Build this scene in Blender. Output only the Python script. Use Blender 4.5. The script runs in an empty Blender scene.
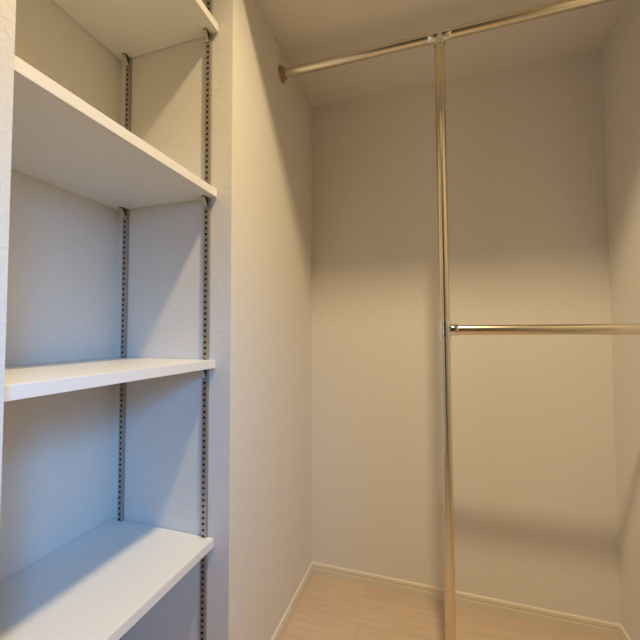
import bpy, bmesh, math
from mathutils import Vector, Matrix

scene = bpy.context.scene
col = scene.collection

# ------------------------------------------------------------------ measures (metres)
LX, RX = -0.5945, 0.6948          # closet left / right wall faces
SY, BY = 0.962, 1.7356            # alcove end wall / closet back wall
NX = -1.047                       # back of the shelf alcove
JY = 0.356                        # near end of the alcove
HC, HH = 2.40, 2.94               # closet ceiling, hall ceiling
FY = -1.60                        # wall behind the viewer
SHX = -0.646                      # shelf front edge
ROD_Y, ROD_Z, ROD2_Z, POLE_X = 1.342, 2.303, 1.2200, 0.0405
ROD_R = 0.0178

# ------------------------------------------------------------------ materials
def new_mat(name):
    m = bpy.data.materials.new(name); m.use_nodes = True
    nt = m.node_tree
    return m, nt, nt.nodes['Principled BSDF']

def wallpaper(name, c, bump=0.55, scale=200.0):
    m, nt, b = new_mat(name)
    tc = nt.nodes.new('ShaderNodeTexCoord')
    n1 = nt.nodes.new('ShaderNodeTexNoise'); n1.inputs['Scale'].default_value = scale
    n1.inputs['Detail'].default_value = 4
    n2 = nt.nodes.new('ShaderNodeTexNoise'); n2.inputs['Scale'].default_value = scale * 0.35
    mx = nt.nodes.new('ShaderNodeMath'); mx.operation = 'ADD'
    bp = nt.nodes.new('ShaderNodeBump'); bp.inputs['Strength'].default_value = bump
    bp.inputs['Distance'].default_value = 0.0015
    cr = nt.nodes.new('ShaderNodeValToRGB')
    cr.color_ramp.elements[0].position = 0.3; cr.color_ramp.elements[1].position = 0.7
    cr.color_ramp.elements[0].color = (c[0]*0.95, c[1]*0.95, c[2]*0.94, 1)
    cr.color_ramp.elements[1].color = (*c, 1)
    L = nt.links.new
    L(tc.outputs['Object'], n1.inputs['Vector']); L(tc.outputs['Object'], n2.inputs['Vector'])
    L(n1.outputs['Fac'], mx.inputs[0]); L(n2.outputs['Fac'], mx.inputs[1])
    L(mx.outputs[0], bp.inputs['Height']); L(bp.outputs['Normal'], b.inputs['Normal'])
    L(n1.outputs['Fac'], cr.inputs['Fac']); L(cr.outputs['Color'], b.inputs['Base Color'])
    b.inputs['Roughness'].default_value = 0.85
    b.inputs['Specular IOR Level'].default_value = 0.25
    return m

def plain(name, c, rough=0.5, metal=0.0, spec=0.5, noise=0.03, scale=60):
    m, nt, b = new_mat(name)
    tc = nt.nodes.new('ShaderNodeTexCoord')
    n = nt.nodes.new('ShaderNodeTexNoise'); n.inputs['Scale'].default_value = scale
    cr = nt.nodes.new('ShaderNodeValToRGB')
    cr.color_ramp.elements[0].color = tuple(v*(1-noise) for v in c) + (1,)
    cr.color_ramp.elements[1].color = (*c, 1)
    nt.links.new(tc.outputs['Object'], n.inputs['Vector'])
    nt.links.new(n.outputs['Fac'], cr.inputs['Fac'])
    nt.links.new(cr.outputs['Color'], b.inputs['Base Color'])
    b.inputs['Roughness'].default_value = rough
    b.inputs['Metallic'].default_value = metal
    b.inputs['Specular IOR Level'].default_value = spec
    return m

def wood_floor():
    m, nt, b = new_mat('maple_floor_planks')
    L = nt.links.new
    tc = nt.nodes.new('ShaderNodeTexCoord')
    mp = nt.nodes.new('ShaderNodeMapping'); mp.inputs['Location'].default_value = (0.31, -0.010, 0)
    br = nt.nodes.new('ShaderNodeTexBrick')
    br.inputs['Color1'].default_value = (0.62, 0.49, 0.39, 1)
    br.inputs['Color2'].default_value = (0.68, 0.54, 0.43, 1)
    br.inputs['Mortar'].default_value = (0.50, 0.38, 0.29, 1)
    br.inputs['Scale'].default_value = 1.0
    br.inputs['Mortar Size'].default_value = 0.0008
    br.inputs['Brick Width'].default_value = 0.95
    br.inputs['Row Height'].default_value = 0.15
    br.offset = 0.37
    mp2 = nt.nodes.new('ShaderNodeMapping'); mp2.inputs['Scale'].default_value = (3.0, 46.0, 1.0)
    n = nt.nodes.new('ShaderNodeTexNoise'); n.inputs['Scale'].default_value = 1.6
    n.inputs['Detail'].default_value = 5; n.inputs['Distortion'].default_value = 0.6
    cr = nt.nodes.new('ShaderNodeValToRGB')
    cr.color_ramp.elements[0].position = 0.3; cr.color_ramp.elements[0].color = (0.86, 0.83, 0.80, 1)
    cr.color_ramp.elements[1].position = 0.7; cr.color_ramp.elements[1].color = (1, 1, 1, 1)
    mix = nt.nodes.new('ShaderNodeMix'); mix.data_type = 'RGBA'; mix.blend_type = 'MULTIPLY'
    mix.inputs[0].default_value = 1.0
    L(tc.outputs['Object'], mp.inputs['Vector']); L(mp.outputs['Vector'], br.inputs['Vector'])
    L(tc.outputs['Object'], mp2.inputs['Vector']); L(mp2.outputs['Vector'], n.inputs['Vector'])
    L(n.outputs['Fac'], cr.inputs['Fac'])
    L(br.outputs['Color'], mix.inputs[6]); L(cr.outputs['Color'], mix.inputs[7])
    L(mix.outputs[2], b.inputs['Base Color'])
    b.inputs['Roughness'].default_value = 0.38
    return m

M_WALL = wallpaper('textured_wallpaper', (0.83, 0.80, 0.77))
M_CEIL = wallpaper('ceiling_wallpaper', (0.82, 0.79, 0.75), bump=0.2)
M_HALL_SIDE = wallpaper('bounce_tuned_wall', (0.50, 0.455, 0.39))  # invented mid tone for the unseen wall, limits bounce, gives tubes golden reflections
M_HALL = wallpaper('bounce_cut_wall', (0.27, 0.29, 0.33))  # invented dark tone for the unseen wall, cuts warm bounce and blackens reflections
M_FLOOR = wood_floor()
M_BASE = plain('baseboard_cream', (0.80, 0.735, 0.63), 0.45)
M_SHELF = plain('white_melamine', (0.80, 0.80, 0.79), 0.35, noise=0.015, scale=200)
M_EDGE = plain('white_edge_band', (0.88, 0.87, 0.86), 0.4, noise=0.01)
M_RAIL = plain('zinc_rail', (0.46, 0.425, 0.40), 0.4, metal=0.8)
M_SLOT = plain('dark_slot', (0.012, 0.011, 0.011), 0.8)
M_BRACK = plain('bracket_steel', (0.62, 0.59, 0.56), 0.4, metal=0.3)
M_CHEEK = plain('bracket_shaded_steel', (0.07, 0.065, 0.06), 0.45, metal=0.4)  # bracket steel darkened to paint in the shadow side of the cheeks
M_PAD = plain('dark_pad', (0.03, 0.026, 0.024), 0.6)
M_TUBE = plain('champagne_steel', (0.80, 0.73, 0.60), 0.23, metal=1.0, noise=0.04)
M_CHROME = plain('chrome_joint', (0.84, 0.82, 0.78), 0.07, metal=1.0, noise=0.02)
M_FLANGE = plain('bronze_flange', (0.46, 0.33, 0.24), 0.3, metal=1.0)
M_SCREW = plain('screw_steel', (0.5, 0.48, 0.45), 0.3, metal=1.0)

# ------------------------------------------------------------------ helpers
def obj(name, bm, mats, parent=None, smooth=False):
    me = bpy.data.meshes.new(name)
    bmesh.ops.recalc_face_normals(bm, faces=bm.faces)
    bm.to_mesh(me); bm.free()
    for m in (mats if isinstance(mats, (list, tuple)) else [mats]):
        me.materials.append(m)
    if smooth:
        for p in me.polygons: p.use_smooth = True
        me.set_sharp_from_angle(angle=math.radians(40))
    o = bpy.data.objects.new(name, me); col.objects.link(o)
    if parent is not None: o.parent = parent
    return o

def tag(o, label, cat, group=None):
    o['label'] = label; o['category'] = cat
    if group: o['group'] = group

def empty(name, loc, label, cat, group=None):
    o = bpy.data.objects.new(name, None); col.objects.link(o)
    o.location = loc; o.empty_display_size = 0.05
    tag(o, label, cat, group)
    return o

def add_box(bm, x0, x1, y0, y1, z0, z1, bevel=0.0, seg=2):
    r = bmesh.ops.create_cube(bm, size=1.0)
    vs = r['verts']
    for v in vs:
        v.co = Vector((x0 + (v.co.x + .5)*(x1-x0), y0 + (v.co.y + .5)*(y1-y0), z0 + (v.co.z + .5)*(z1-z0)))
    if bevel:
        es = list({e for v in vs for e in v.link_edges})
        bmesh.ops.bevel(bm, geom=es, offset=bevel, segments=seg, profile=0.5, affect='EDGES')

def box_obj(name, *a, mat=None, bevel=0.0):
    bm = bmesh.new(); add_box(bm, *a, bevel=bevel)
    return obj(name, bm, mat)

def struct(name, *a, mat=M_WALL):
    o = box_obj(name, *a, mat=mat); o['kind'] = 'structure'; return o

def add_lathe(bm, prof, axis, origin=(0, 0, 0), n=40, cap=True):
    """prof: list of (distance along axis, radius); axis 'x' or 'z' or 'y' ."""
    o = Vector(origin); rings = []
    for t, r in prof:
        ring = []
        for k in range(n):
            a = 2*math.pi*k/n; c, s = r*math.cos(a), r*math.sin(a)
            v = {'x': (t, c, s), 'y': (c, t, s), 'z': (c, s, t)}[axis]
            ring.append(bm.verts.new(o + Vector(v)))
        rings.append(ring)
    for A, B in zip(rings, rings[1:]):
        for k in range(n):
            bm.faces.new((A[k], A[(k+1) % n], B[(k+1) % n], B[k]))
    if cap:
        bm.faces.new(rings[0]); bm.faces.new(rings[-1])

# ------------------------------------------------------------------ the setting
T = 0.10
struct('floor', NX-0.3, RX+0.2, FY-0.9, BY+0.2, -0.05, 0.0, mat=M_FLOOR)
struct('wall_back', LX-0.02, RX+T, BY, BY+T, 0.0, HH)
struct('wall_left', NX-T, LX, SY, BY+T, 0.0, HH)            # block between alcove and closet
struct('wall_alcove', NX-T, NX, JY-0.02, SY, 0.0, HH)       # back of the shelf alcove
struct('wall_near', NX-T, LX, FY, JY, 0.0, HH)              # block before the alcove
struct('wall_right', RX, RX+T, 0.975, BY+T, 0.0, HH)
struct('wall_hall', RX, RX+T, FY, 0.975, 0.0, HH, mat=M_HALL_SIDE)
# wall behind the viewer, pierced by a doorway
bm = bmesh.new()
add_box(bm, LX-0.02, -0.42, FY-T, FY, 0.0, HH)
add_box(bm, 0.16, RX+T, FY-T, FY, 0.0, HH)
add_box(bm, -0.42, 0.16, FY-T, FY, 2.05, HH)
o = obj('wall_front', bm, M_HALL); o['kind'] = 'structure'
# the ceiling: higher over the hall and alcove, lower over the closet
struct('ceiling', LX, RX, 0.975, BY, HC, HH+0.02, mat=M_CEIL)
struct('ceiling_hall', NX-T, RX+T, FY-T, 0.975, HH, HH+0.06, mat=M_CEIL)

def baseboard(name, a, b, n):
    """moulded board along a->b on the floor; n points into the room."""
    a, b, n = Vector((*a, 0)), Vector((*b, 0)), Vector((*n, 0))
    prof = [(0, 0), (.0085, 0), (.0085, .034), (.0070, .036), (.0070, .039), (.0085, .041),
            (.0082, .050), (.0068, .0560), (.0045, .0585), (0, .0585)]
    bm = bmesh.new()
    A = [bm.verts.new(a + n*t + Vector((0, 0, z))) for t, z in prof]
    B = [bm.verts.new(b + n*t + Vector((0, 0, z))) for t, z in prof]
    for k in range(len(prof)):
        j = (k+1) % len(prof)
        bm.faces.new((A[k], A[j], B[j], B[k]))
    bm.faces.new(A); bm.faces.new(B)
    o = obj(name, bm, M_BASE); o['kind'] = 'structure'
baseboard('baseboard_back', (LX, BY), (RX, BY), (0, -1))
baseboard('baseboard_left', (LX, SY), (LX, BY-.0085), (1, 0))
baseboard('baseboard_right', (RX, FY), (RX, BY-.0085), (-1, 0))
baseboard('baseboard_near', (LX, FY), (LX, JY), (1, 0))
baseboard('baseboard_alcove', (NX, JY), (NX, SY), (1, 0))

# ------------------------------------------------------------------ slotted shelf rails on the alcove end wall
PITCH, RW, RD = 0.0180, 0.0175, 0.0105
def rail_mesh(z0, z1):
    bm = bmesh.new()
    hw, hh = 0.0040, 0.0036
    xs = [-RW/2, -hw-0.0006, hw-0.0006, RW/2]; y = -RD
    zs = [z0]; holes = []
    z = z0 + 0.02
    while z < z1 - 0.015:
        zs += [z-hh, z+hh]; holes.append(len(zs)-2); z += PITCH
    zs.append(z1)
    grid = [[bm.verts.new((x, y, zz)) for x in xs] for zz in zs]
    hs = set(holes)
    for i in range(len(zs)-1):
        for k in range(3):
            if k == 1 and i in hs:
                # rim of the slot, going inwards, closed by a dark floor
                q = [grid[i][1], grid[i][2], grid[i+1][2], grid[i+1][1]]
                d = [bm.verts.new(v.co + Vector((0, 0.004, 0))) for v in q]
                for a in range(4):
                    f = bm.faces.new((q[a], q[(a+1) % 4], d[(a+1) % 4], d[a])); f.material_index = 1
                f = bm.faces.new(d); f.material_index = 1
                continue
            bm.faces.new((grid[i][k], grid[i][k+1], grid[i+1][k+1], grid[i+1][k]))
    # flanks, back and ends of the channel
    v = lambda x, yy, zz: bm.verts.new((x, yy, zz))
    for x in (xs[0], xs[-1]):
        bm.faces.new((v(x, y, z0), v(x, 0, z0), v(x, 0, z1), v(x, y, z1)))
    bm.faces.new((v(xs[0], 0, z0), v(xs[-1], 0, z0), v(xs[-1], 0, z1), v(xs[0], 0, z1)))
    for zz in (z0, z1):
        bm.faces.new((v(xs[0], y, zz), v(xs[-1], y, zz), v(xs[-1], 0, zz), v(xs[0], 0, zz)))
    bmesh.ops.remove_doubles(bm, verts=bm.verts, dist=1e-6)
    return bm

RAILS = {'front': -0.6788, 'rear': -1.0075}
RAIL_LABEL = {'front': 'slotted grey metal shelf rail at the open front edge of the alcove end wall',
              'rear': 'slotted grey metal shelf rail in the inner back corner of the alcove'}
for k, x in RAILS.items():
    o = obj('shelf_rail', rail_mesh(0.10, 2.60), [M_RAIL, M_SLOT])
    o.location = (x, SY, 0)
    tag(o, RAIL_LABEL[k], 'shelf rail', 'slotted rails carrying the alcove shelves')
    for z in (0.125, 0.9, 1.75, 2.575):
        bm = bmesh.new()
        add_lathe(bm, [(-RD-0.0012, 0.0022), (-RD-0.0008, 0.0032), (-RD, 0.0036)], 'y', n=16)
        s = obj('screw', bm, M_SCREW, o, True); s.location = (0, 0, z)

# ------------------------------------------------------------------ shelves
ST = 0.0255
SHELVES = [
    (2.207, 'topmost white alcove shelf seen from below, cut off by the top of the photo'),
    (1.6665, 'white alcove shelf seen from below, second from the top, with grey underside'),
    (1.1277, 'white alcove shelf near eye level, third from the top, nearly edge-on'),
    (0.5828, 'lowest white alcove shelf seen from above with a shadow across its top'),
]
for z, lab in SHELVES:
    t = empty('alcove_shelf', ((NX+SHX)/2, (JY+SY)/2, z-ST), lab, 'shelf', 'white shelves in the alcove')
    x0, x1 = NX+0.002, SHX
    dx, dy, dz = -t.location.x, -t.location.y, -t.location.z
    bm = bmesh.new()
    add_box(bm, x0+dx, x1-0.0012+dx, JY+0.002+dy, SY-0.0015-0.0008+dy, 0, ST)
    # the board is notched round the two rails
    b = obj('board', bm, M_SHELF, t)
    bm = bmesh.new()
    add_box(bm, x1-0.0012+dx, x1+dx, JY+0.002+dy, SY-0.0023+dy, 0, ST, bevel=0.0005, seg=1)
    obj('front_edge', bm, M_EDGE, t)['label'] = 'bright white front edge band'

# ------------------------------------------------------------------ shelf brackets hooked into the rails
def bracket_parts(root):
    tip, drop = 0.021, 0.030
    x0, x1 = -0.0057, 0.0053
    prof = [(-RD, -drop), (-RD-0.0035, -drop+0.002), (-tip-0.004, -0.0095), (-tip-0.007, -0.0030)]
    bm = bmesh.new()
    for sx in (x0+0.0002, x1-0.0014):                       # two cheek plates: a wedge from the rail up to the shelf
        pts = prof + [(-RD, -0.0030)]
        A = [bm.verts.new((sx, y, z)) for y, z in pts]
        B = [bm.verts.new((sx+0.0012, y, z)) for y, z in pts]
        bm.faces.new(A); bm.faces.new(B)
        for k in range(len(pts)):
            j = (k+1) % len(pts); bm.faces.new((A[k], A[j], B[j], B[k]))
    obj('cheek_plate', bm, M_CHEEK, root)['label'] = 'side cheeks coloured dark as their shaded side'
    bm = bmesh.new()                                        # the bright sloping web between the cheeks
    off = [(y-0.0011, z-0.0008) for y, z in prof]
    ring = prof + off[::-1]
    A = [bm.verts.new((x0, y, z)) for y, z in ring]; B = [bm.verts.new((x1, y, z)) for y, z in ring]
    bm.faces.new(A); bm.faces.new(B)
    for k in range(len(ring)):
        j = (k+1) % len(ring); bm.faces.new((A[k], A[j], B[j], B[k]))
    obj('sloping_web', bm, M_BRACK, root)
    bm = bmesh.new()
    add_box(bm, -0.0060, 0.0056, -tip-0.007, -RD, -0.0026, -0.0010, bevel=0.0004, seg=1)
    obj('support_plate', bm, M_BRACK, root)
    bm = bmesh.new()
    add_box(bm, -0.0064, 0.0060, -tip-0.0085, -tip+0.004, -0.0036, 0.0, bevel=0.0009, seg=2)
    obj('pad', bm, M_PAD, root, True)['label'] = 'dark cushioning pad'
BR = [
    ('front', 2.207, 'small metal bracket under the topmost shelf on the front rail'),
    ('rear', 2.207, 'small metal bracket under the topmost shelf in the back corner'),
    ('front', 1.6665, 'small metal bracket on the front rail under the second shelf from the top'),
    ('rear', 1.6665, 'small metal bracket in the back corner under the second shelf from the top'),
    ('front', 1.1277, 'dark metal bracket peeking out under the eye level shelf on the front rail'),
]
first = None
for k, z, lab in BR:
    loc = (RAILS[k], SY, z-ST)
    if first is None:
        first = empty('shelf_bracket', loc, lab, 'bracket', 'brackets holding the alcove shelves')
        bracket_parts(first)
    else:
        c = first.copy(); col.objects.link(c); c.location = loc; c['label'] = lab
        for ch in first.children:
            d = ch.copy(); col.objects.link(d); d.parent = c

# ------------------------------------------------------------------ hanging rods and their post
def flange_bm(r):
    bm = bmesh.new()
    add_lathe(bm, [(0, 0.033), (0.003, 0.034), (0.0055, 0.032), (0.007, 0.027), (0.0085, r+0.0045),
                   (0.022, r+0.0035), (0.0225, r+0.0008)], 'x')
    return bm

# upper rod: wall to wall just below the ceiling
t = empty('hanging_rod', (LX, ROD_Y, ROD_Z), 'long upper horizontal metal clothes rod running wall to wall below the ceiling', 'clothes rod', 'metal clothes rods')
bm = bmesh.new(); add_lathe(bm, [(0.002, ROD_R), (RX-LX-0.002, ROD_R)], 'x', n=48)
obj('tube', bm, M_TUBE, t, True)
obj('wall_flange', flange_bm(ROD_R), M_FLANGE, t, True)['label'] = 'round dark bronze wall flange'
f = obj('wall_flange', flange_bm(ROD_R), M_FLANGE, t, True); f.location = (RX-LX, 0, 0); f.rotation_euler = (0, 0, math.pi)

# post
PR = ROD_R
t = empty('support_post', (POLE_X, ROD_Y, 0), 'tall vertical metal post standing on the floor and holding both clothes rods', 'post')
t.location.x += 0.006; t.rotation_euler = (0, -0.0035, 0)      # the post leans a touch
bm = bmesh.new(); add_lathe(bm, [(0.002, PR), (ROD_Z-0.020, PR)], 'z', n=48)
obj('tube', bm, M_TUBE, t, True)
bm = bmesh.new(); add_lathe(bm, [(0, 0.034), (0.003, 0.034), (0.006, 0.031), (0.008, PR+0.004), (0.022, PR+0.0035), (0.0225, PR+0.0008)], 'z')
obj('floor_flange', bm, M_TUBE, t, True)

def sleeve(bm, axis, a, b, r, origin):
    e = 0.0018
    add_lathe(bm, [(a, r-e), (a, r-0.0006), (a+0.0012, r), (b-0.0012, r), (b, r-0.0006), (b, r-e)], axis, origin, n=48, cap=False)

# upper tee: sleeve along the rod, socket downwards, clamp bolts
SR = ROD_R + 0.0034
bm = bmesh.new()
sleeve(bm, 'x', -0.040, 0.040, SR, (0, 0, ROD_Z))
# the socket is cut to fit round the rod
n, top, low, lip = 48, [], [], []
for k in range(n):
    a = 2*math.pi*k/n; rr = PR+0.0032; x, y = rr*math.cos(a), rr*math.sin(a)
    top.append(bm.verts.new((x, y, ROD_Z-math.sqrt(max(0.0, (ROD_R+0.0016)**2-y*y)))))
    low.append(bm.verts.new((x, y, ROD_Z-0.036)))
    lip.append(bm.verts.new(((PR+0.001)*math.cos(a), (PR+0.001)*math.sin(a), ROD_Z-0.0368)))
for k in range(n):
    j = (k+1) % n
    bm.faces.new((top[k], top[j], low[j], low[k])); bm.faces.new((low[k], low[j], lip[j], lip[k]))
u = obj('tee_joint', bm, M_CHROME, t, True); u['label'] = 'chrome tee joint'
for sx in (-1, 1):
    bm = bmesh.new()
    add_lathe(bm, [(-SR-0.003, 0.0), (-SR-0.003, 0.0040), (-SR-0.0018, 0.0050), (-SR+0.002, 0.0050)], 'y', (sx*0.030, 0, ROD_Z+0.0), n=20, cap=False)
    obj('clamp_bolt', bm, M_CHROME, u, True)
# lower tee: sleeve round the post, socket to the right
bm = bmesh.new()
sleeve(bm, 'z', ROD2_Z-0.036, ROD2_Z+0.036, PR+0.0034, (0, 0, 0))
sleeve(bm, 'x', 0.012, 0.044, PR+0.0026, (0, 0, ROD2_Z))
obj('tee_joint', bm, M_CHROME, t, True)['label'] = 'chrome tee joint'

# lower rod
t = empty('hanging_rod', (RX, ROD_Y, ROD2_Z), 'shorter lower horizontal clothes rod from the post to the right wall', 'clothes rod', 'metal clothes rods')
bm = bmesh.new(); add_lathe(bm, [(POLE_X+PR+0.0068-RX, ROD_R-0.0006), (-0.002, ROD_R-0.0006)], 'x', n=48)
obj('tube', bm, M_TUBE, t, True)
f = obj('wall_flange', flange_bm(ROD_R), M_FLANGE, t, True); f.rotation_euler = (0, 0, math.pi)

# ------------------------------------------------------------------ light
def area(name, loc, rot, shape, size, size_y, power, color, spread=180):
    l = bpy.data.lights.new(name, 'AREA'); l.shape = shape; l.size = size
    if size_y: l.size_y = size_y
    l.energy = power; l.color = color; l.spread = math.radians(spread)
    o = bpy.data.objects.new(name, l); col.objects.link(o); o.location = loc; o.rotation_euler = rot
    return o
area('hall_downlight', (0.085, 0.575, 2.91), (0, 0, 0), 'DISK', 0.15, None, 20.5, (1.0, 0.775, 0.44), spread=118)
def aim(a, b): return (Vector(b)-Vector(a)).to_track_quat('-Z', 'Y').to_euler()
wa = (0.655, -0.42, 1.65)
area('window_daylight', wa, aim(wa, (-0.98, 0.80, 0.64)), 'RECTANGLE', 0.40, 0.5, 4.0, (0.10, 0.445, 1.0), spread=58)

w = bpy.data.worlds.new('world'); w.use_nodes = True; scene.world = w
w.node_tree.nodes['Background'].inputs[0].default_value = (0.75, 0.85, 1.0, 1)
w.node_tree.nodes['Background'].inputs[1].default_value = 0.03

# ------------------------------------------------------------------ camera
F_PX, YAW, PITCH_, ROLL, ZC = 354.65, 17.575, 2.135, -0.124, 1.2096
ya, pi_, ro = map(math.radians, (YAW, PITCH_, ROLL))
Fv = Vector((-math.sin(ya)*math.cos(pi_), math.cos(ya)*math.cos(pi_), math.sin(pi_)))
Rv = Vector((math.cos(ya), math.sin(ya), 0)); Uv = Rv.cross(Fv)
R2 = Rv*math.cos(ro) + Uv*math.sin(ro); U2 = -Rv*math.sin(ro) + Uv*math.cos(ro)
cam = bpy.data.cameras.new('camera'); cam.sensor_width = 36; cam.lens = F_PX/640*36; cam.clip_start = 0.01
co = bpy.data.objects.new('camera', cam); col.objects.link(co)
mw = Matrix((R2, U2, -Fv)).transposed().to_4x4(); mw.translation = Vector((0, 0, ZC))
co.matrix_world = mw
scene.camera = co

scene.view_settings.view_transform = 'Standard'
scene.view_settings.look = 'None'
scene.view_settings.exposure = 0.0
